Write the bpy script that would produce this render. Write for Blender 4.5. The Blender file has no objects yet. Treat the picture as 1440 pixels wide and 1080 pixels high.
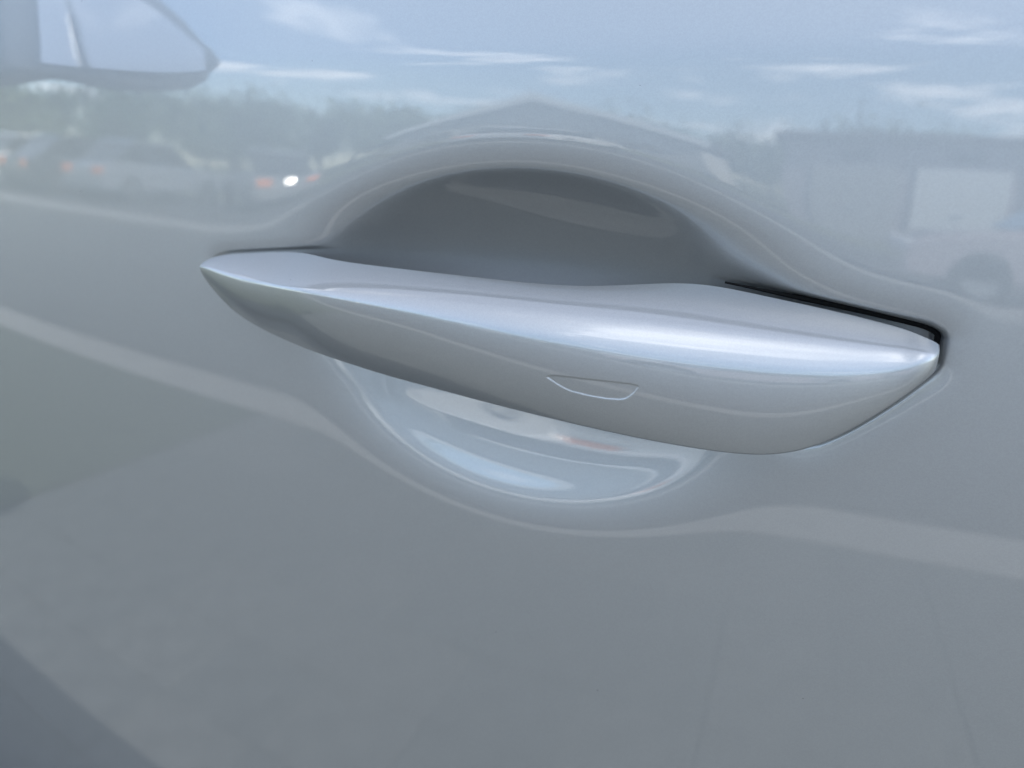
import bpy, bmesh, math, random
import numpy as np
from mathutils import Vector, Matrix
random.seed(7); rng = np.random.default_rng(7)
R = math.radians
SC = bpy.context.scene
COL = SC.collection

# ------------------------------------------------------------------ camera
YAW, PITCH, DIST = R(23.5), R(22.36), 0.24
fwd = Vector((-math.sin(YAW)*math.cos(PITCH), math.cos(YAW)*math.cos(PITCH), -math.sin(PITCH)))
cam = bpy.data.cameras.new('camera'); camo = bpy.data.objects.new('camera', cam); COL.objects.link(camo)
camo.location = -DIST*fwd
camo.rotation_euler = (R(90)-PITCH, 0, YAW)
cam.sensor_width = 9.13; cam.lens = 6.86; cam.clip_start = 0.01; cam.clip_end = 2000
cam.dof.use_dof = True; cam.dof.aperture_fstop = 2.6; cam.dof.focus_distance = 0.206
SC.camera = camo

# ------------------------------------------------------------------ sky, sun, exposure
SUN_AZ, SUN_EL = R(14), R(38)        # from +x towards +y (behind the car), elevation
sun_dir = Vector((math.cos(SUN_AZ)*math.cos(SUN_EL), math.sin(SUN_AZ)*math.cos(SUN_EL), math.sin(SUN_EL)))
W = bpy.data.worlds.new('World'); SC.world = W; W.use_nodes = True
nt = W.node_tree; N = nt.nodes; L = nt.links
for n in list(N): N.remove(n)
def wn(t, **k):
    n = N.new(t)
    for a, b in k.items(): setattr(n, a, b)
    return n
sky = wn('ShaderNodeTexSky', sky_type='NISHITA', sun_disc=False, sun_elevation=SUN_EL,
         sun_rotation=math.pi/2-SUN_AZ, air_density=0.85, dust_density=0.35, ozone_density=1.6)
tc = wn('ShaderNodeTexCoord'); sep = wn('ShaderNodeSeparateXYZ'); L.new(tc.outputs['Generated'], sep.inputs[0])
# clouds: noise on a flat layer high above (direction divided by its height)
zc = wn('ShaderNodeMath', operation='MAXIMUM'); zc.inputs[1].default_value = 0.0; L.new(sep.outputs[2], zc.inputs[0])
za = wn('ShaderNodeMath', operation='ADD'); za.inputs[1].default_value = 0.05; L.new(zc.outputs[0], za.inputs[0])
comb = wn('ShaderNodeCombineXYZ')
for i in (0, 1):
    d = wn('ShaderNodeMath', operation='DIVIDE'); L.new(sep.outputs[i], d.inputs[0]); L.new(za.outputs[0], d.inputs[1]); L.new(d.outputs[0], comb.inputs[i])
cn = wn('ShaderNodeTexNoise'); cn.inputs['Scale'].default_value = 0.75; cn.inputs['Detail'].default_value = 7; cn.inputs['Roughness'].default_value = 0.6
cn.inputs['Distortion'].default_value = 0.3
L.new(comb.outputs[0], cn.inputs['Vector'])
cr = wn('ShaderNodeValToRGB'); cr.color_ramp.elements[0].position = 0.53; cr.color_ramp.elements[0].color = (0,0,0,1)
cr.color_ramp.elements[1].position = 0.66; cr.color_ramp.elements[1].color = (1,1,1,1)
L.new(cn.outputs['Fac'], cr.inputs[0])
up = wn('ShaderNodeMapRange'); up.inputs[1].default_value = 0.0; up.inputs[2].default_value = 0.06; L.new(sep.outputs[2], up.inputs[0])
cm = wn('ShaderNodeMath', operation='MULTIPLY'); L.new(cr.outputs[0], cm.inputs[0]); L.new(up.outputs[0], cm.inputs[1])
veil = wn('ShaderNodeMapRange', interpolation_type='SMOOTHSTEP'); veil.inputs[1].default_value = 0.17; veil.inputs[2].default_value = 0.5; veil.inputs[4].default_value = 0.20; L.new(sep.outputs[2], veil.inputs[0])
vmx = wn('ShaderNodeMath', operation='MAXIMUM'); L.new(cm.outputs[0], vmx.inputs[0]); L.new(veil.outputs[0], vmx.inputs[1]); cm = vmx
cm2 = wn('ShaderNodeMath', operation='MULTIPLY'); cm2.inputs[1].default_value = 0.8; L.new(cm.outputs[0], cm2.inputs[0])
mix = wn('ShaderNodeMixRGB'); mix.inputs[2].default_value = (12.5, 12.6, 13.1, 1)
L.new(cm2.outputs[0], mix.inputs[0]); L.new(sky.outputs[0], mix.inputs[1])
bg = wn('ShaderNodeBackground'); bg.inputs[1].default_value = 0.12
wo = wn('ShaderNodeOutputWorld'); L.new(mix.outputs[0], bg.inputs[0]); L.new(bg.outputs[0], wo.inputs[0])
sl = bpy.data.lights.new('sun', 'SUN'); sl.energy = 4.0; sl.angle = R(0.53); sl.color = (1, 0.96, 0.90)
so = bpy.data.objects.new('sun', sl); COL.objects.link(so); so.rotation_euler = sun_dir.to_track_quat('Z', 'Y').to_euler(); so.location = (4, 3, 8)
vs = SC.view_settings; vs.view_transform = 'Standard'; vs.look = 'None'; vs.gamma = 1; vs.exposure = 1.78; vs.use_curve_mapping = False
SC.render.engine = 'CYCLES'
SC.cycles.use_denoising = True; SC.cycles.denoiser = 'OPENIMAGEDENOISE'
SC.cycles.sample_clamp_indirect = 12; SC.cycles.max_bounces = 10; SC.cycles.glossy_bounces = 6; SC.cycles.diffuse_bounces = 4

# ------------------------------------------------------------------ materials
def mat(name, color, rough=0.6, metal=0.0, spec=0.5, noise=None, bump=None, coat=0.0, trans=0.0):
    m = bpy.data.materials.new(name); m.use_nodes = True
    b = m.node_tree.nodes['Principled BSDF']
    b.inputs['Base Color'].default_value = (*color, 1); b.inputs['Roughness'].default_value = rough
    b.inputs['Metallic'].default_value = metal; b.inputs['Specular IOR Level'].default_value = spec
    b.inputs['Coat Weight'].default_value = coat; b.inputs['Coat Roughness'].default_value = 0.02
    t = m.node_tree
    if noise:
        sc, amt = noise
        g = t.nodes.new('ShaderNodeTexCoord'); n = t.nodes.new('ShaderNodeTexNoise'); n.inputs['Scale'].default_value = sc; n.inputs['Detail'].default_value = 6
        t.links.new(g.outputs['Object'], n.inputs['Vector'])
        r = t.nodes.new('ShaderNodeMapRange'); r.inputs[1].default_value = .3; r.inputs[2].default_value = .7; r.inputs[3].default_value = 1-amt; r.inputs[4].default_value = 1+amt
        t.links.new(n.outputs['Fac'], r.inputs[0])
        x = t.nodes.new('ShaderNodeVectorMath'); x.operation = 'SCALE'; x.inputs[0].default_value = color; t.links.new(r.outputs[0], x.inputs['Scale'])
        t.links.new(x.outputs[0], b.inputs['Base Color'])
        if bump:
            bp = t.nodes.new('ShaderNodeBump'); bp.inputs['Strength'].default_value = bump; bp.inputs['Distance'].default_value = 0.01
            t.links.new(n.outputs['Fac'], bp.inputs['Height']); t.links.new(bp.outputs[0], b.inputs['Normal'])
    return m

def paint_material(name, base, metal):
    """pearl silver car paint: flake layer under a clear coat with a trace of orange peel and a few dust specks"""
    m = bpy.data.materials.new(name); m.use_nodes = True; t = m.node_tree; b = t.nodes['Principled BSDF']
    def nd(k, **a):
        n = t.nodes.new(k)
        for p, q in a.items(): setattr(n, p, q)
        return n
    g = nd('ShaderNodeTexCoord')
    v = nd('ShaderNodeTexVoronoi'); v.inputs['Scale'].default_value = 3600
    t.links.new(g.outputs['Object'], v.inputs['Vector'])
    # flakes tilt a little and differ a little in brightness
    sub = nd('ShaderNodeVectorMath', operation='SUBTRACT'); sub.inputs[1].default_value = (.5, .5, .5); t.links.new(v.outputs['Color'], sub.inputs[0])
    scl = nd('ShaderNodeVectorMath', operation='SCALE'); scl.inputs['Scale'].default_value = 0.028; t.links.new(sub.outputs[0], scl.inputs[0])
    geo = nd('ShaderNodeNewGeometry')
    add = nd('ShaderNodeVectorMath', operation='ADD'); t.links.new(geo.outputs['Normal'], add.inputs[0]); t.links.new(scl.outputs[0], add.inputs[1])
    nor = nd('ShaderNodeVectorMath', operation='NORMALIZE'); t.links.new(add.outputs[0], nor.inputs[0]); t.links.new(nor.outputs[0], b.inputs['Normal'])
    sx = nd('ShaderNodeSeparateXYZ'); t.links.new(v.outputs['Color'], sx.inputs[0])
    mr = nd('ShaderNodeMapRange'); mr.inputs[3].default_value = .965; mr.inputs[4].default_value = 1.035; t.links.new(sx.outputs[0], mr.inputs[0])
    # dust specks: the cores of a sparse cell pattern
    dv = nd('ShaderNodeTexVoronoi'); dv.inputs['Scale'].default_value = 64; t.links.new(g.outputs['Object'], dv.inputs['Vector'])
    dl = nd('ShaderNodeMath', operation='LESS_THAN'); dl.inputs[1].default_value = 0.014; t.links.new(dv.outputs['Distance'], dl.inputs[0])
    dk = nd('ShaderNodeMapRange'); dk.inputs[3].default_value = 1.0; dk.inputs[4].default_value = 0.35; t.links.new(dl.outputs[0], dk.inputs[0])
    mm = nd('ShaderNodeMath', operation='MULTIPLY'); t.links.new(mr.outputs[0], mm.inputs[0]); t.links.new(dk.outputs[0], mm.inputs[1])
    c = nd('ShaderNodeVectorMath', operation='SCALE'); c.inputs[0].default_value = base; t.links.new(mm.outputs[0], c.inputs['Scale'])
    t.links.new(c.outputs[0], b.inputs['Base Color'])
    b.inputs['Metallic'].default_value = metal; b.inputs['Roughness'].default_value = 0.45
    b.inputs['Coat Weight'].default_value = 1.0; b.inputs['Coat Roughness'].default_value = 0.006; b.inputs['Coat IOR'].default_value = 1.7
    n = nd('ShaderNodeTexNoise'); n.inputs['Scale'].default_value = 260; n.inputs['Detail'].default_value = 2; t.links.new(g.outputs['Object'], n.inputs['Vector'])
    bp = nd('ShaderNodeBump'); bp.inputs['Strength'].default_value = 0.35; bp.inputs['Distance'].default_value = 0.000008
    t.links.new(n.outputs['Fac'], bp.inputs['Height']); t.links.new(bp.outputs[0], b.inputs['Coat Normal'])
    return m
M_PAINT = paint_material('pearl_silver_paint', (0.380, 0.389, 0.381), 0.86)
M_HANDLE = M_PAINT
M_RUBBER = mat('black_rubber', (0.004, 0.004, 0.004), 0.9, spec=0.15, noise=(900, .2))
M_GLASS = mat('tinted_glass', (0.012, 0.014, 0.015), 0.03, noise=(4, .1), coat=1)
M_MIRROR = mat('mirror_silver', (0.9, 0.92, 0.93), 0.02, metal=1.0, noise=(3, .01))
M_TRIM = mat('black_trim', (0.02, 0.02, 0.021), 0.4, noise=(300, .2))
M_ASPHALT = mat('asphalt', (0.045, 0.047, 0.05), 0.9, noise=(9, .25), bump=.3)
M_PAVER = mat('paver_concrete', (0.064, 0.070, 0.071), 0.85, noise=(14, .2), bump=.3)
M_PAVER2 = mat('paver_concrete_light', (0.075, 0.080, 0.080), 0.85, noise=(14, .2), bump=.3)
M_JOINT = mat('joint_sand', (0.062, 0.068, 0.069), 0.95, noise=(30, .3))
M_KERB = mat('kerb_concrete', (0.20, 0.20, 0.195), 0.85, noise=(5, .12), bump=.2)
M_GRASS = mat('dry_grass', (0.09, 0.10, 0.05), 0.95, noise=(1.5, .35), bump=.5)
M_LAWN = mat('lawn_grass', (0.034, 0.043, 0.028), 0.95, noise=(40, .4), bump=.6)
M_MAUVE = mat('mauve_render', (0.36, 0.32, 0.33), 0.85, noise=(2, .08))
M_BARK = mat('bark', (0.10, 0.075, 0.055), 0.9, noise=(8, .3), bump=.6)
M_LEAF = [mat('leaf_a', (0.055, 0.10, 0.035), 0.6, noise=(2, .35)), mat('leaf_b', (0.085, 0.125, 0.05), 0.6, noise=(2, .35)), mat('leaf_c', (0.06, 0.10, 0.05), 0.6, noise=(2, .35))]
M_SIDING = mat('pale_siding', (0.36, 0.35, 0.33), 0.8, noise=(3, .08))
M_WHITE = mat('white_board', (0.78, 0.78, 0.76), 0.6, noise=(5, .05))
M_ROOF = mat('roof_tile', (0.11, 0.10, 0.10), 0.8, noise=(6, .25))
M_TYRE = mat('tyre_rubber', (0.02, 0.02, 0.02), 0.8, noise=(30, .2))
M_RIM = mat('alloy_rim', (0.55, 0.55, 0.56), 0.35, metal=1, noise=(10, .05))
M_ORANGE = mat('orange_lens', (0.85, 0.22, 0.04), 0.25, noise=(20, .1))
M_LAMP = mat('clear_lamp', (0.75, 0.76, 0.78), 0.15, noise=(20, .05))

# ------------------------------------------------------------------ helpers
def obj(name, me, parent=None, off=None):
    o = bpy.data.objects.new(name, me); COL.objects.link(o)
    if parent is not None:
        o.parent = parent
        if off is not None: o.location = off
    return o
def mesh(name, verts, faces, m, smooth=True):
    me = bpy.data.meshes.new(name); me.from_pydata([tuple(map(float, v)) for v in verts], [], [tuple(map(int, f)) for f in faces]); me.validate()
    me.materials.append(m)
    if smooth: me.polygons.foreach_set('use_smooth', [True]*len(me.polygons))
    me.update(); return me
def grid_mesh(name, P, m, close_u=False, close_v=False):
    """P: (nu, nv, 3) array"""
    nu, nv = P.shape[:2]; idx = np.arange(nu*nv).reshape(nu, nv)
    if close_u: idx = np.vstack([idx, idx[:1]])
    if close_v: idx = np.hstack([idx, idx[:, :1]])
    F = np.stack([idx[:-1, :-1], idx[1:, :-1], idx[1:, 1:], idx[:-1, 1:]], -1).reshape(-1, 4)
    me = bpy.data.meshes.new(name)
    V = P.reshape(-1, 3).astype(np.float32)
    me.vertices.add(len(V)); me.vertices.foreach_set('co', V.ravel())
    me.loops.add(len(F)*4); me.loops.foreach_set('vertex_index', F.astype(np.int32).ravel())
    me.polygons.add(len(F)); me.polygons.foreach_set('loop_start', np.arange(0, len(F)*4, 4, dtype=np.int32)); me.polygons.foreach_set('loop_total', np.full(len(F), 4, dtype=np.int32))
    me.materials.append(m); me.update(calc_edges=True); me.validate()
    me.polygons.foreach_set('use_smooth', np.ones(len(me.polygons), dtype=bool)); me.update()
    return me
def box_bm(bm, lo, hi, bev=0.0):
    r_ = bmesh.ops.create_cube(bm, size=1)
    vs_ = r_['verts']
    for v in vs_:
        v.co = Vector([lo[i]+(v.co[i]+.5)*(hi[i]-lo[i]) for i in range(3)])
    if bev > 0:
        es = list({e for v in vs_ for e in v.link_edges})
        bmesh.ops.bevel(bm, geom=es, offset=bev, segments=2, affect='EDGES', profile=.6)
def box(name, lo, hi, m, parent=None, bev=0.0, off=None):
    bm = bmesh.new(); box_bm(bm, lo, hi, bev); me = bpy.data.meshes.new(name); bm.to_mesh(me); bm.free(); me.materials.append(m)
    return obj(name, me, parent, off)
def tube_mesh(name, pts, rad, m, seg=10, closed=False):
    pts = [Vector(p) for p in pts]; n = len(pts); P = np.zeros((n, seg, 3))
    for i, p in enumerate(pts):
        a = pts[(i-1) % n] if (closed or i > 0) else p; b = pts[(i+1) % n] if (closed or i < n-1) else p
        t = (b-a).normalized(); s = t.orthogonal() if abs(t.z) > .9 else t.cross(Vector((0, 0, 1))); s.normalize(); q = t.cross(s)
        rr = rad[i] if hasattr(rad, '__len__') else rad
        for k in range(seg):
            an = 2*math.pi*k/seg; P[i, k] = p + s*math.cos(an)*rr + q*math.sin(an)*rr
    return grid_mesh(name, P, m, close_u=closed, close_v=True)
def empty(name, loc, label, cat, group=None):
    o = bpy.data.objects.new(name, None); COL.objects.link(o); o.location = loc; o['label'] = label; o['category'] = cat
    if group: o['group'] = group
    return o
def structure(o): o['kind'] = 'structure'; return o
def sstep(a, b, x):
    t = np.clip((x-a)/(b-a), 0, 1); return t*t*(3-2*t)
def spline(tk, Y, t):
    """natural cubic spline through rows Y at knots tk"""
    n = len(tk); h = np.diff(tk); A = np.eye(n); B = np.zeros_like(Y)
    for i in range(1, n-1):
        A[i, i-1] = h[i-1]; A[i, i] = 2*(h[i-1]+h[i]); A[i, i+1] = h[i]
        B[i] = 6*((Y[i+1]-Y[i])/h[i]-(Y[i]-Y[i-1])/h[i-1])
    Mm = np.linalg.solve(A, B); k = np.clip(np.searchsorted(tk, t)-1, 0, n-2)
    dx = (t-tk[k])[:, None]; dr = (tk[k+1]-t)[:, None]; hh = h[k][:, None]
    return (Mm[k]*dr**3+Mm[k+1]*dx**3)/(6*hh)+(Y[k]/hh-Mm[k]*hh/6)*dr+(Y[k+1]/hh-Mm[k+1]*hh/6)*dx

# ------------------------------------------------------------------ our car: root on the ground under the door
G = -0.92                                   # ground level; the handle sits at z = 0.02
ROOT = Vector((0.35, 0.9, G)); OFF = -ROOT
car = empty('parked_car', ROOT, 'pearl silver-grey car seen close up at the flush pull handle of its door', 'car')

# door handle cross-sections in mm: x, then (out, up) of the back top edge, the top shoulder, the front crown and the lower edge
HT = [
 (-110.68, -0.33, 30.44, 5.92, 27.66, 6.53, 26.75, 3.08, 15.47),
 (-107.47, -0.56, 31.01, 6.71, 27.78, 7.54, 26.54, 3.52, 13.39),
 (-103.79, -0.63, 31.52, 7.76, 27.79, 8.71, 26.38, 4.23, 11.73),
 (-99.67, -0.66, 32.07, 8.91, 27.81, 9.95, 26.26, 5.11, 10.40),
 (-95.11, -0.63, 32.65, 10.17, 27.84, 11.26, 26.21, 6.11, 9.35),
 (-90.14, -0.58, 33.25, 11.51, 27.87, 12.59, 26.28, 7.14, 8.39),
 (-84.79, -0.34, 33.86, 12.99, 27.92, 13.99, 26.44, 8.29, 7.57),
 (-79.07, 0.45, 34.48, 14.72, 28.13, 15.66, 26.72, 9.78, 7.02),
 (-73.01, 2.23, 35.04, 16.78, 28.56, 17.71, 27.19, 11.69, 6.78),
 (-66.64, 4.92, 35.48, 19.08, 29.18, 20.02, 27.78, 13.91, 6.78),
 (-59.99, 7.76, 35.79, 21.20, 29.81, 22.19, 28.34, 16.02, 6.81),
 (-53.08, 9.95, 36.03, 22.75, 30.33, 23.86, 28.69, 17.64, 6.63),
 (-45.95, 11.36, 36.23, 23.63, 30.77, 24.96, 28.79, 18.68, 6.17),
 (-38.63, 12.28, 36.40, 23.95, 31.21, 25.66, 28.68, 19.35, 5.55),
 (-31.16, 12.95, 36.55, 23.96, 31.65, 26.14, 28.42, 19.95, 5.00),
 (-23.56, 13.45, 36.67, 23.87, 32.03, 26.55, 28.06, 20.68, 4.64),
 (-15.86, 13.79, 36.76, 23.78, 32.31, 26.93, 27.65, 21.51, 4.39),
 (-8.12, 13.94, 36.80, 23.66, 32.47, 27.24, 27.17, 22.29, 4.10),
 (-0.35, 13.88, 36.79, 23.43, 32.53, 27.42, 26.62, 22.95, 3.76),
 (7.41, 13.50, 36.72, 22.97, 32.50, 27.36, 26.00, 23.36, 3.36),
 (15.12, 12.65, 36.64, 22.23, 32.38, 26.98, 25.33, 23.42, 2.85),
 (22.74, 11.14, 36.67, 21.21, 32.19, 26.30, 24.64, 23.15, 2.22),
 (30.25, 8.82, 36.87, 19.87, 31.95, 25.29, 23.92, 22.55, 1.49),
 (37.61, 5.78, 37.22, 18.27, 31.66, 23.98, 23.18, 21.63, 0.70),
 (44.79, 2.61, 37.56, 16.58, 31.34, 22.54, 22.51, 20.57, -0.07),
 (51.75, 0.13, 37.65, 15.02, 31.02, 21.13, 21.97, 19.53, -0.68),
 (58.47, -1.22, 37.32, 13.63, 30.71, 19.79, 21.57, 18.56, -1.11),
 (64.91, -1.74, 36.67, 12.34, 30.40, 18.50, 21.26, 17.59, -1.36),
 (71.04, -1.95, 35.93, 11.13, 30.11, 17.24, 21.04, 16.59, -1.39),
 (76.85, -2.07, 35.24, 10.04, 29.85, 16.04, 20.95, 15.51, -1.01),
 (82.29, -2.13, 34.61, 9.05, 29.63, 14.87, 21.01, 14.35, -0.00),
 (87.36, -2.14, 34.00, 8.17, 29.41, 13.72, 21.19, 13.16, 1.81),
 (92.01, -2.10, 33.42, 7.38, 29.20, 12.58, 21.48, 12.02, 4.38),
 (96.25, -1.98, 32.84, 6.69, 28.98, 11.44, 21.93, 10.99, 7.45),
 (100.03, -1.74, 32.30, 6.15, 28.79, 10.34, 22.57, 10.10, 10.69),
 (103.36, -1.27, 31.83, 5.85, 28.66, 9.42, 23.36, 9.35, 13.83),
 (106.21, -0.42, 31.42, 5.90, 28.61, 8.78, 24.35, 8.75, 16.73),
 (108.56, 0.85, 31.05, 6.26, 28.64, 8.36, 25.52, 8.28, 19.35),
]
HT = np.array(HT)*1e-3
XL, XR = -0.1181, 0.1134

tk = np.r_[0, np.arccos(1-2*(HT[:, 0]-XL)/(XR-XL))/math.pi, 1]
YK = np.vstack([np.array([3, 26.9, 3.4, 26.6, 3.5, 26.5, 3.4, 26.2])*1e-3, HT[:, 1:], np.array([.2, 28.6, 3.0, 27.9, 3.4, 26.9, 2.9, 24.6])*1e-3])
def handle_rows(t): return spline(tk, YK, t)
def poly_sd(px, pz, poly):
    """signed distance to a closed polygon, negative inside"""
    d = np.full(px.shape, 1e9); ins = np.zeros(px.shape, bool); n = len(poly)
    for i in range(n):
        a = poly[i]; b = poly[(i+1) % n]; e = b-a; l2 = e@e+1e-18
        s = np.clip(((px-a[0])*e[0]+(pz-a[1])*e[1])/l2, 0, 1)
        d = np.minimum(d, np.hypot(px-a[0]-s*e[0], pz-a[1]-s*e[1]))
        c = (a[1] > pz) != (b[1] > pz)
        with np.errstate(divide='ignore', invalid='ignore'):
            ins ^= c & (px < a[0]+(pz-a[1])*e[0]/e[1])
    return np.where(ins, -d, d)
KEY = np.array([(21.3,15.5),(21.9,16.1),(24,16.45),(27.6,16.5),(33.3,16.4),(38.9,16.3),(43.6,16.1),(45.3,15.8),(45.6,15.3),(44.6,13.6),(43.3,12.2),(42.3,11.5),(40.7,11.1),(37.3,11.0),(32.5,11.4),(28.1,12.1),(26.2,12.8),(24.2,13.8),(22.2,15.0)])*1e-3

def build_handle():
    xs = XL+(XR-XL)*(.5-.5*np.cos(np.linspace(0.004, 0.996, 300)*math.pi))
    xs = np.unique(np.r_[xs[(xs < .0195) | (xs > .0475)], np.arange(.0195, .0475, .0002)])
    ts = np.arccos(1-2*(xs-XL)/(XR-XL))/math.pi
    Y = handle_rows(ts); cols = []
    def herm(p0, m0, p1, m1, n, last=False):
        s = np.linspace(0, 1, n+1)[:None if last else -1]
        s2, s3 = s*s, s**3
        return [(2*s3-3*s2+1)[:, None]*p0+(s3-2*s2+s)[:, None]*m0+(-2*s3+3*s2)[:, None]*p1+(s3-s2)[:, None]*m1]
    for i, x in enumerate(xs):
        T, S, H, B = Y[i, 0:2], Y[i, 2:4], Y[i, 4:6], Y[i, 6:8]
        tg = lambda a: np.array([math.sin(a), -math.cos(a)])
        chord = math.atan2(B[0]-H[0], H[1]-B[1])
        tH = R(float(np.interp(x, [-.1, -.02, .06], [5, 5, 10])))
        tB = np.clip(2*chord-tH, R(-30), R(20)) - R(2)
        lTS, lSH, lHB = [np.hypot(*(q-p)) for p, q in ((T, S), (S, H), (H, B))]
        e = min(1.0, min(lTS, lHB)/.006)            # shrink the edge radii towards the tips
        sec = herm(T, tg(R(74))*lTS, S, tg(R(57))*lTS, 16)+herm(S, tg(R(57))*lSH, H, tg(tH)*lSH, 34)+herm(H, tg(tH)*lHB, B, tg(tB)*lHB, 130)
        free = sstep(.0025, .007, T[0])
        back = (T[0]-.0004*e)*free+(T[0]-.0016)*(1-free)
        bot = B+np.array([-.0022*e, -.0009*e])
        bk0 = np.array([min(back, B[0]-.003*e), B[1]+.0005*e])
        sec += herm(B, tg(tB)*.0022*e, bot, tg(R(-100))*.0016*e, 12)
        sec += herm(bot, tg(R(-100))*.004*e, bk0, tg(R(-120))*.004*e, 12)
        bk1 = np.array([back, max(T[1]-.0006*e-.5*(T[0]-back), bk0[1]+.2*(T[1]-bk0[1]))])
        d2 = bk1-bk0
        sec += herm(bk0, d2*.6, bk1, d2*.6, 12)
        sec += herm(bk1, np.array([0, .0015*e]), T, tg(R(74))*.0010*e, 8)
        cols.append(np.vstack(sec))
    A = np.array(cols); P = np.zeros(A.shape[:2]+(3,)); P[..., 0] = xs[:, None]; P[..., 1] = -A[..., 0]; P[..., 2] = A[..., 1]
    front = np.zeros(A.shape[:2], bool); front[:, 52:178] = True
    sd = np.full(A.shape[:2], 1.0); k = front & (P[..., 0] > .0185) & (P[..., 0] < .0485)
    sd[k] = poly_sd(P[..., 0][k], P[..., 2][k], KEY)
    P[..., 1] += .0002*(1-sstep(-.00046, .00012, sd))
    # vertex normals of the whole surface, shared by the grip and the key cover that is cut out of it
    du = np.gradient(P, axis=0); dv = np.roll(P, -1, 1)-np.roll(P, 1, 1)
    Nn = np.cross(du, dv); Nn /= np.linalg.norm(Nn, axis=-1, keepdims=True)+1e-15
    if Nn[150, 100, 1] > 0: Nn = -Nn; flip = True
    else: flip = False
    nu, nv = P.shape[:2]; idx = np.arange(nu*nv).reshape(nu, nv); idc = np.hstack([idx, idx[:, :1]])
    F = np.stack([idc[:-1, :-1], idc[1:, :-1], idc[1:, 1:], idc[:-1, 1:]], -1).reshape(-1, 4)
    if flip: F = F[:, ::-1]
    V = P.reshape(-1, 3); NV = Nn.reshape(-1, 3); sf = sd.ravel()[F].max(1)
    caps = [list(idx[0]), list(idx[-1][::-1])]
    def part(name, sel, extra, m, parent, off):
        Fs = F[sel]; used = np.unique(Fs); mp = np.full(len(V), -1); mp[used] = np.arange(len(used))
        fs = [tuple(f) for f in mp[Fs]]+[tuple(mp[c]) for c in extra]
        me = bpy.data.meshes.new(name); me.from_pydata([tuple(v) for v in V[used].tolist()], [], fs); me.materials.append(m)
        me.polygons.foreach_set('use_smooth', np.ones(len(me.polygons), dtype=bool))
        me.normals_split_custom_set_from_vertices([tuple(v) for v in NV[used].tolist()]); me.update()
        return obj(name, me, parent, off)
    h = part('door_handle', sf > -.0006, caps, M_HANDLE, car, OFF)
    part('key_cover', sf <= -.0006, [], M_HANDLE, h, None)
    return h
handle = build_handle()

# ---- the door skin: a barrelled sheet with a shoulder crease, the hand pocket, and a seat pressed round the handle's ends
tt = np.linspace(0.01, .99, 90); YY = handle_rows(tt); XX = XL+(XR-XL)*(.5-.5*np.cos(tt*math.pi))
OUT = np.vstack([np.stack([XX, YY[:, 1]], 1), np.stack([XX, YY[:, 7]-.36*YY[:, 6]*sstep(.075, .09, XX)], 1)[::-1]])
def softp(v, k): return k*np.logaddexp(0, v/k)
def skin_w(x, z, detail=True):
    w = -(math.tan(R(3.4))*z+.5*.26*z*z)
    w = w-x*x/(2*4.0)
    zc = .0945+.015*x
    w = w-math.tan(R(4.0))*softp(z-zc, .0016)
    if detail:
        X2 = ((x-.0025)/.0715)**2; Z2 = ((z-.014)/np.where(z > .014, .0505, .0515))**2; Z2 = np.where(z > .014, np.maximum(Z2, 1e-12)**1.2, Z2); v = X2+Z2
        upper = sstep(-.012, .040, z)
        g = (.0074+.0096*upper)*(1-v)
        kq = .0005+.0002*upper+.0044*upper*np.clip(X2/np.maximum(v, 1e-6), 0, 1)**2
        w = w-softp(g, kq)
        w = w-.0022/(1+np.exp(np.clip((v-1.10)/.15, -40, 40)))
        sd = np.full(x.shape, 1.0); k = (x > -.16) & (x < .16) & (z > -.08) & (z < .09)
        sd[k] = poly_sd(x[k], z[k], OUT)
        right = sstep(.054, .076, x); left = sstep(-.064, -.072, x) if False else 1-sstep(-.078, -.066, x)
        dd = np.maximum(sd, 0)
        w = w-right*(.0007*np.exp(-(dd/.005)**2)+(.004+.005*sstep(.06, .085, x))*np.exp(-np.maximum(sd-.0003*sstep(.06, .10, x), 0)/.0005))
        top = sstep(.022, .028, z)
        w = w-left*top*(.0003*np.exp(-(dd/.003)**2)+0.0005*np.exp(-(dd/.0006)**2))
    return w
def graded(a, f0, f1, b, h, g=1.09, hmax=.012):
    m = list(np.arange(f0, f1+h/2, h)); s = h; x = m[-1]; rt = []
    while x < b:
        s = min(s*g, hmax); x += s; rt.append(min(x, b))
    s = h; x = m[0]; lf = []
    while x > a:
        s = min(s*g, hmax); x -= s; lf.append(max(x, a))
    return np.array(lf[::-1]+m+rt)
def skin_mesh(name, gx, gz, detail):
    X, Z = np.meshgrid(gx, gz, indexing='ij'); P = np.stack([X, -skin_w(X, Z, detail), Z], -1)
    return grid_mesh(name, P, M_PAINT)
gx = graded(-.86, -.132, .128, .20, .00045); gz = graded(-.52, -.058, .1, .142, .00045)
door = obj('front_door', skin_mesh('front_door', gx, gz, True), car, OFF)
gz2 = graded(-.52, .085, .105, .142, .002); 
obj('rear_door', skin_mesh('rear_door', np.arange(.2045, 1.0, .01), gz2, False), car, OFF)
obj('front_wing', skin_mesh('front_wing', np.arange(-1.75, -.864, .01), gz2, False), car, OFF)
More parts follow.
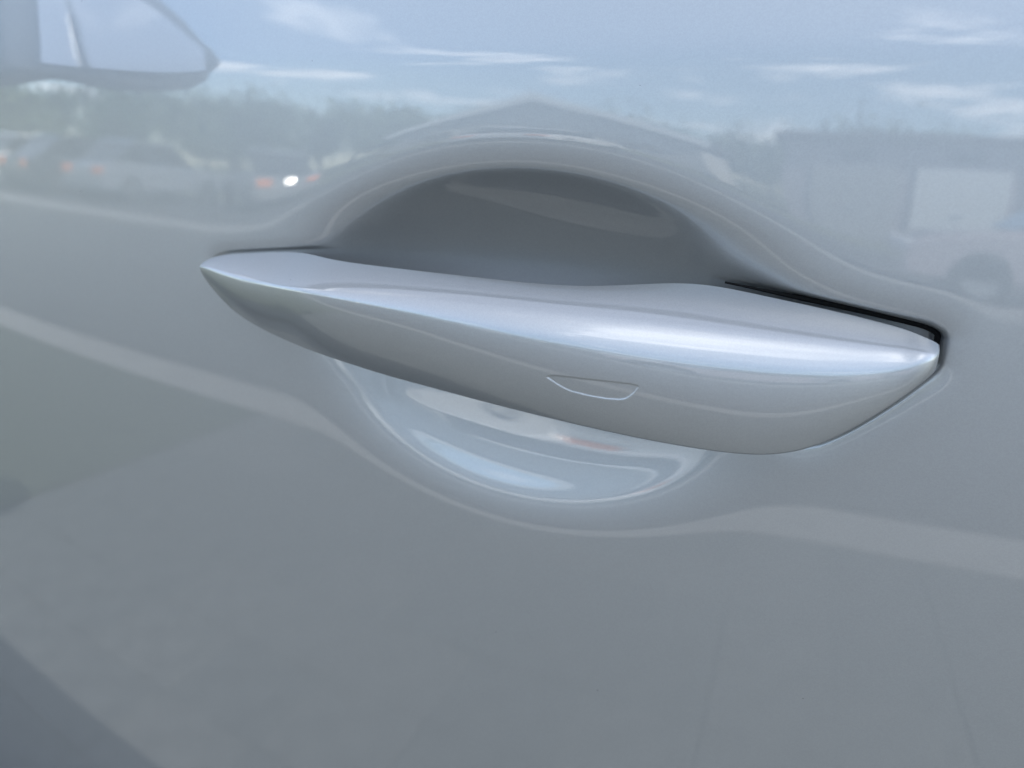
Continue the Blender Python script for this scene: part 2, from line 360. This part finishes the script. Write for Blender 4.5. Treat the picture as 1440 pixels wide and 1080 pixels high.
# rubber seal in the seat under the handle's rear end
kk = np.where(OUT[:, 0] > .059)[0]
q = OUT[kk]; c0 = q.mean(0); off = []
for i in range(len(q)):
    a, b = q[max(i-1, 0)], q[min(i+1, len(q)-1)]; t = (b-a)/(np.linalg.norm(b-a)+1e-12); nn = np.array([-t[1], t[0]])
    off.append(q[i]+nn*(.0000+.0003*float(sstep(.06, .1, q[i][0]))))
pts = []
for p in off:
    w0 = float(skin_w(np.array([p[0]]), np.array([p[1]]), False)[0])
    pts.append((p[0], -(w0-.0042), p[1]))
gk = tube_mesh('gasket', pts, [.0003+.00055*float(sstep(.06, .09, p[0])) for p in pts], M_RUBBER, 8); obj('gasket', gk, handle)

# belt seal, side glass, roof and the rest of the shell behind the door
yb = -float(skin_w(np.array([0.]), np.array([.142]), False)[0])
box('belt_seal', (-.86, yb-.005, .1405), (1.0, yb+.022, .152), M_RUBBER, car, .003, OFF)
def prism(name, prof, x0, x1, m, parent, bev=.02, off=OFF, axis='x'):
    bm = bmesh.new(); va = []; vb = []
    for a, b in prof:
        va.append(bm.verts.new((x0, a, b) if axis == 'x' else (a, x0, b))); vb.append(bm.verts.new((x1, a, b) if axis == 'x' else (a, x1, b)))
    n = len(prof); bm.faces.new(va); bm.faces.new(vb[::-1])
    for i in range(n): bm.faces.new((va[i], vb[i], vb[(i+1) % n], va[(i+1) % n]))
    bmesh.ops.recalc_face_normals(bm, faces=bm.faces)
    if bev: bmesh.ops.bevel(bm, geom=list(bm.edges), offset=bev, segments=3, affect='EDGES')
    me = bpy.data.meshes.new(name); bm.to_mesh(me); bm.free(); me.materials.append(m)
    me.polygons.foreach_set('use_smooth', [True]*len(me.polygons)); me.set_sharp_from_angle(angle=R(35))
    return obj(name, me, parent, off)
prism('side_window', [(yb+.012, .153), (yb+.27, .45), (yb+.28, .45), (yb+.022, .153)], -.55, .95, M_GLASS, car, 0)
prism('roof', [(yb+.265, .452), (yb+.36, .495), (yb+.9, .52), (yb+1.44, .495), (yb+1.54, .452)], -.55, 1.35, M_PAINT, car, .01)
prism('window_pillar', [(yb+.02, .155), (yb+.272, .448), (yb+1.52, .448), (yb+1.76, .155)], .955, 1.5, M_PAINT, car, .01)
prism('windscreen', [(-1.25, .10), (-.56, .448), (-.55, .448), (-1.23, .10)], yb+.25, yb+1.52, M_GLASS, car, 0, OFF, 'y')
prism('body_shell', [(.05, -.66), (.035, -.3), (.045, .05), (.07, .13), (1.70, .13), (1.72, -.3), (1.70, -.66)], -1.95, 2.2, M_PAINT, car, .02)
def wheel(parent, loc, r_=.33, wd=.21):
    P = []
    for rr, yy in ((.62, -.5), (.7, -.52), (.95, -.48), (1, -.35), (1, .35), (.95, .48), (.7, .52), (.62, .5)):
        P.append([(r_*rr*math.cos(a), yy*wd, r_*rr*math.sin(a)) for a in np.linspace(0, 2*math.pi, 24, endpoint=False)])
    w_ = obj('wheel', grid_mesh('wheel', np.array(P), M_TYRE, close_v=True), parent, loc)
    bm = bmesh.new(); bmesh.ops.create_cone(bm, cap_ends=True, segments=24, radius1=r_*.63, radius2=r_*.63, depth=wd*.8); bmesh.ops.rotate(bm, verts=bm.verts, matrix=Matrix.Rotation(R(90), 3, 'X'))
    me = bpy.data.meshes.new('rim'); bm.to_mesh(me); bm.free(); me.materials.append(M_RIM); obj('rim', me, w_)
for x in (-1.25, 1.45):
    for y in (.14, 1.62): wheel(car, Vector((x, y, G+.33))-ROOT)

# wing mirror ahead of the door, glass facing back towards the handle
def mirror_section(s):                     # s 0 at the body end, 1 at the pointed outer end
    hz = .082*(1-abs(2*s-.75)**2.6/1.9)**.5 if s < .93 else .082*(1-abs(2*.93-.75)**2.6/1.9)**.5*max(0.02, (1-s)/.07)**.5
    return hz
MX, MY0, MY1, MZ = -.60, -.17, -.445, .215
def mirror_rows(n, front):
    rows = []
    for i in range(n):
        s = .01+.98*i/(n-1); hz = mirror_section(s); y = MY0+(MY1-MY0)*s; zc = MZ-.012*s
        ring = []
        for a in np.linspace(0, 2*math.pi, 28, endpoint=False):
            cx = math.cos(a); cz = math.sin(a)
            x = (.012 if cx > 0 else -.075*min(1, 1.5*hz/.082))*abs(cx)**(.4 if cx > 0 else .8)
            ring.append((MX+x+(.006-.26*hz*cz if cx > 0 else 0)*(1 if s < .93 else .3), y, zc+hz*(abs(cz)**.8)*np.sign(cz)))
        rows.append(ring)
    return np.array(rows)
mh = obj('wing_mirror', grid_mesh('wing_mirror', mirror_rows(34, True), M_TRIM, close_v=True), car, OFF)
gl = []
for i in range(30):
    s = .10+.74*i/29; hz = max(mirror_section(s)-.020*(1+.5*s), .001); y = MY0+(MY1-MY0)*s; zc = MZ-.012*s
    gl.append([(MX+.0205+.0100+.0006*math.sin(math.pi*s)-.26*hz*v, y, zc+hz*v) for v in np.linspace(-1, 1, 12)])
obj('mirror_glass', grid_mesh('mirror_glass', np.array(gl), M_MIRROR), mh)
obj('mirror_stalk', tube_mesh('mirror_stalk', [(MX-.02, -.26, MZ-.07), (MX-.02, -.19, MZ-.09), (MX-.015, -.09, MZ-.105), (MX-.01, .01, MZ-.13)], [.012, .014, .018, .024], M_TRIM, 12), mh)

# ------------------------------------------------------------------ the place round the car
def sheet(name, x0, x1, y0, y1, z, m, n=1):
    return structure(obj(name, mesh(name, [(x0, y0, z), (x1, y0, z), (x1, y1, z), (x0, y1, z)], [(0, 1, 2, 3)], m, False)))
sheet('ground', -400, 400, -400, 400, G-.06, M_GRASS)
sheet('road', -300, 300, -6.9, -2.0, G-.03, M_ASPHALT)
sheet('car_park', -60, 60, -16, -7.9, G-.04, M_ASPHALT)
structure(box('kerb', (-200, -2.12, G-.15), (200, -1.85, G+.004), M_KERB, None, .01))
structure(box('far_pavement', (-200, -7.9, G-.15), (200, -6.9, G+.07), M_KERB, None, .02))
pave = sheet('pavement', -30, 30, -1.85, 12, G-.003, M_JOINT)
PM = []
for m_ in (M_PAVER, M_PAVER2, M_PAVER):
    bm = bmesh.new(); box_bm(bm, (0, 0, -.04), (.236, .226, 0), .003); pm = bpy.data.meshes.new('paver'); bm.to_mesh(pm); bm.free(); pm.materials.append(m_); PM.append(pm)
for i in range(-8, 7):
    for j in range(7):
        obj('paver', random.choice(PM), pave, (.02+.24*i, -1.845+.23*j+(.0 if i % 2 else .0), G+random.uniform(-.0015, .0015)))
sheet('lawn', -30, -1.92, -1.85, -.02, G+.004, M_LAWN)

def side_car(label, loc, rz, m, glass=M_GLASS, L_=4.2, H_=1.42, lamp=M_ORANGE, group='cars parked across the road'):
    root = empty('parked_car', loc, label, 'car', group); root.rotation_euler = (0, 0, rz); h = L_/2
    prism('body', [(-h, .28), (-h+.02, .62), (-h+.25, .78), (-h*.42, .88), (h*.72, .92), (h-.04, .80), (h, .5), (h-.03, .26)], -.86, .86, m, root, .05, None, 'y')
    prism('windows', [(-h*.48, .86), (-h*.12, H_-.05), (h*.45, H_-.05), (h*.78, .88)], -.72, .72, glass, root, .03, None, 'y')
    prism('roof', [(-h*.16, H_-.06), (-h*.10, H_), (h*.42, H_+.01), (h*.5, H_-.06)], -.66, .66, m, root, .02, None, 'y')
    for x in (-h*.62, h*.6):
        for y in (-.78, .78): wheel(root, (x, y, .32), .32, .2)
    for y in (-.62, .62):
        box('tail_lamp', (h-.07, y-.17, .62), (h+.004, y+.17, .78), lamp, root, .01)
        box('headlight', (-h-.002, y-.18, .56), (-h+.16, y+.18, .70), M_LAMP, root, .02)
    return root
def cpaint(n, c): return mat(n, c, .35, .2, noise=(3, .04), coat=1.0)
P_ROSE = cpaint('rose_paint', (.62, .52, .53)); P_WHITE = cpaint('white_paint', (.75, .75, .74)); P_DARK = cpaint('dark_paint', (.03, .035, .04)); P_BLUE = cpaint('steel_paint', (.20, .22, .25)); P_SILV = cpaint('silver_paint', (.2, .2, .2))
Z0 = G-.04
side_car('rose-silver hatchback parked side-on straight across the road', (3.1, -9.0, Z0), 0, P_ROSE, lamp=M_LAMP)
side_car('white hatchback parked at the far left end of the row', (-21.5, -12.2, Z0), R(84), P_WHITE)
side_car('dark saloon parked beside the white hatchback, orange lamps towards us', (-18.6, -12.0, Z0), R(92), P_DARK)
side_car('steel-blue saloon parked third from the left across the road', (-15.6, -12.1, Z0), R(88), P_BLUE)
sv = side_car('silver saloon parked fourth from the left with the sun glinting on its tail', (-12.14, -13.31, Z0), R(38.7), P_SILV)
side_car('white saloon parked nearest the pale house', (-5.2, -13.6, Z0), R(90), P_WHITE)

# added plate on the silver saloon's tail, angled to flash the sun towards us
tip = Vector((-10.45, -11.95, Z0+.72)); hv = (sun_dir+(Vector((-.1, 0, .06))-tip).normalized()).normalized(); side = Vector((0, 0, 1)).cross(hv).normalized(); upv = hv.cross(side)
sv.rotation_euler = (0, 0, math.atan2(hv.y, hv.x)); ch, sh_ = math.cos(sv.rotation_euler.z), math.sin(sv.rotation_euler.z)
sv.location = (tip.x-2.14*ch, tip.y-2.14*sh_, Z0)
bm = bmesh.new(); box_bm(bm, (-.11, -.07, -.02), (.11, .07, 0), .004); me = bpy.data.meshes.new('glint_plate'); bm.to_mesh(me); bm.free(); me.materials.append(mat('satin_glass', (.02, .02, .02), 0.14, noise=(38, .1), bump=.10))
tg_ = obj('glint_plate', me, sv); tilt_ = math.asin(hv.z)
tg_.matrix_local = Matrix.Translation((2.14, 0, .72)) @ Matrix(((0, -math.sin(tilt_), math.cos(tilt_)), (1, 0, 0), (0, math.cos(tilt_), math.sin(tilt_)))).to_4x4()


# pale bungalow across the road
HY = -27.0
hs = empty('house', (-10.2, HY-4, G-.06), 'pale gabled bungalow with white bargeboards across the road', 'house')
def hp(p): return [(a, b) for a, b in p]
hx0, hx1, pk, zl, zr, zt = -7.2, 6.4, -.6, 2.3, 2.75, 4.35
prism('wall', [(hx0+.5, 0), (hx0+.5, zl), (pk, zt), (hx1-.4, zr), (hx1-.4, 0)], -4, 4, M_SIDING, hs, 0, None, 'y')
prism('roof', [(hx0, zl-.12), (pk, zt+.04), (pk, zt+.2), (hx0-.1, zl+.02)], -4.6, 4.5, M_ROOF, hs, 0, None, 'y')
prism('roof', [(pk+.002, zt+.04), (hx1, zr-.12), (hx1+.1, zr+.02), (pk+.002, zt+.2)], -4.6, 4.5, M_ROOF, hs, 0, None, 'y')
for s in ((hx0, zl, pk, zt), (hx1, zr, pk, zt)):
    x0, z0, x1, z1 = s
    prism('bargeboard', [(x0, z0-.22), (x1, z1-.10), (x1, z1+.24), (x0, z0+.08)], 4.503, 4.56, M_WHITE, hs, 0, None, 'y')
for wx, wz, ww, wh in ((-4.6, .75, 1.4, 1.0), (-1.9, .8, 1.6, 1.2), (1.0, .8, 1.6, 1.2), (3.6, .8, 1.3, 1.1)):
    w_ = box('window', (wx-ww/2-.08, 4.003, wz-.08), (wx+ww/2+.08, 4.06, wz+wh+.08), M_WHITE, hs)
    box('pane', (wx-ww/2, 4.063, wz), (wx+ww/2, 4.08, wz+wh), M_GLASS, w_)
    box('mullion', (wx-.03, 4.083, wz), (wx+.03, 4.095, wz+wh), M_WHITE, w_)
d_ = box('door', (-.55, 4.003, 0), (.1, 4.05, 2.05), P_DARK, hs); box('handle', (-.46, 4.053, .95), (-.40, 4.09, 1.1), M_RIM, d_)

# long low garage block behind the rose-silver hatchback
gb = empty('garage_block', (7.5, -24, G-.06), 'long low mauve garage block with pale doors behind the rose-silver car', 'garage')
prism('wall', [(-3, 0), (-3, 2.75), (3, 2.75), (3, 0)], -8.4, 8.4, M_MAUVE, gb, .02, None)
prism('roof', [(-3.2, 2.752), (-3.2, 2.95), (3.25, 2.95), (3.25, 2.752)], -8.7, 8.7, M_ROOF, gb, .02, None)
for k in range(6):
    dr = box('garage_door', (-7.6+2.6*k, 3.003, .02), (-5.4+2.6*k, 3.05, 2.1), M_WHITE if k % 2 else M_SIDING, gb)
    box('handle', (-6.6+2.6*k, 3.053, .9), (-6.4+2.6*k, 3.08, .96), M_RIM, dr)
    box('vent', (-6.9+2.6*k, 3.003, 2.3), (-6.1+2.6*k, 3.03, 2.5), M_TRIM, gb)

# trees beyond the car park
def tree(loc, h, rad, k, label):
    root = empty('tree', loc, label, 'tree', 'trees beyond the car park')
    pts = [(0, 0, -.1), (.03*h, .02*h, h*.25), (0, 0, h*.5), (-.02*h, .02*h, h*.8)]
    obj('trunk', tube_mesh('trunk', pts, [h*.035, h*.028, h*.02, h*.008], M_BARK, 8), root)
    n = 2600; cl = [(Vector((random.gauss(0, .42)*rad, random.gauss(0, .42)*rad, h*(.62+random.uniform(-.26, .24)))), random.uniform(.28, .5)*rad) for _ in range(16)]
    V = []; F = []
    for i in range(n):
        c, r_ = random.choice(cl); p = c+Vector((random.gauss(0, .5), random.gauss(0, .5), random.gauss(0, .38)))*r_
        if p.z < h*.18: continue
        s = random.uniform(.07, .15)*(h/4.5); a = Vector((random.gauss(0, 1), random.gauss(0, 1), random.gauss(0, 1))).normalized(); b = a.orthogonal().normalized()
        b = (Matrix.Rotation(random.uniform(0, 6.28), 3, a) @ b); c2 = a.cross(b); j = len(V)
        V += [p-b*s*1.5, p+c2*s*.7, p+b*s*1.5, p-c2*s*.7]; F.append((j, j+1, j+2, j+3))
    o = obj('crown', mesh('crown', V, F, M_LEAF[k % 3], False), root); return root
TR = [(-62, -33, 6.3, 3.6), (-54, -30, 5.6, 3.4), (-47, -34, 6.4, 3.8), (-41, -30, 5.2, 3.2), (-36, -35, 5.6, 3.5), (-31, -32, 5.0, 3.2), (-26.5, -37, 5.4, 3.3), (-22, -34, 4.8, 3.0), (-16, -40, 5.0, 3.2), (-9, -42, 4.6, 3.4), (-2.5, -38, 4.4, 3.2), (3, -42, 4.8, 3.3), (9, -38, 4.0, 3.0)]
NM = ['leftmost broad tree of the row beyond the car park', 'tree second from the left beyond the car park', 'tallest full-crowned tree beyond the white hatchback', 'shorter tree fourth from the left beyond the car park', 'tree fifth from the left beyond the car park', 'tree standing behind the silver saloon', 'tree seventh from the left, set a little further back', 'tree just left of the pale bungalow', 'tree rising behind the left end of the bungalow', 'tree behind the ridge of the bungalow', 'tree just right of the bungalow', 'tree second from the right end of the row', 'lowest tree at the right end of the row']
TR += [(x+random.uniform(-1, 1), -44+random.uniform(-2, 2), h, 4.2) for x, h in ((-13, 5.4), (-6, 5.2), (0, 5.0), (5.5, 5.3), (11, 4.9), (17, 5.2), (-78, 7.4), (-70, 7.0), (-60, 6.6), (-51, 6.2), (-43, 6.4), (-35, 5.8), (-28, 5.9), (-20, 5.6))]
NM += ['farther tree behind the bungalow, left of its ridge', 'farther tree behind the bungalow, under its ridge line', 'farther tree just past the right end of the bungalow', 'farther tree behind the rose-silver hatchback', 'second farther tree to the right of the rose-silver hatchback', 'rightmost farther tree of all']+['farther tree, %s from the left in the back row' % k for k in ('first', 'second', 'third', 'fourth', 'fifth', 'sixth', 'seventh', 'eighth')]
for i, (x, y, h, r_) in enumerate(TR): tree((x, y, G-.06), h, r_, i, NM[i])

# lamp post on the far pavement
lp = empty('lamp_post', (7.6, -7.3, G+.07), 'tall grey lamp post standing on the pale far pavement', 'lamp post')
obj('post', tube_mesh('post', [(0, 0, -.1), (0, 0, 1.1), (0, 0, 1.12), (0, 0, 5), (0, 0, 9.2)], [.19, .19, .14, .13, .09], P_DARK, 12), lp)
obj('arm', tube_mesh('arm', [(0, 0, 9.15), (-.3, .3, 9.55), (-.9, .9, 9.7)], [.04, .035, .03], M_RIM, 8), lp)
box('lamp_head', (-1.25, .80, 9.64), (-.75, 1.05, 9.76), M_TRIM, lp, .03)
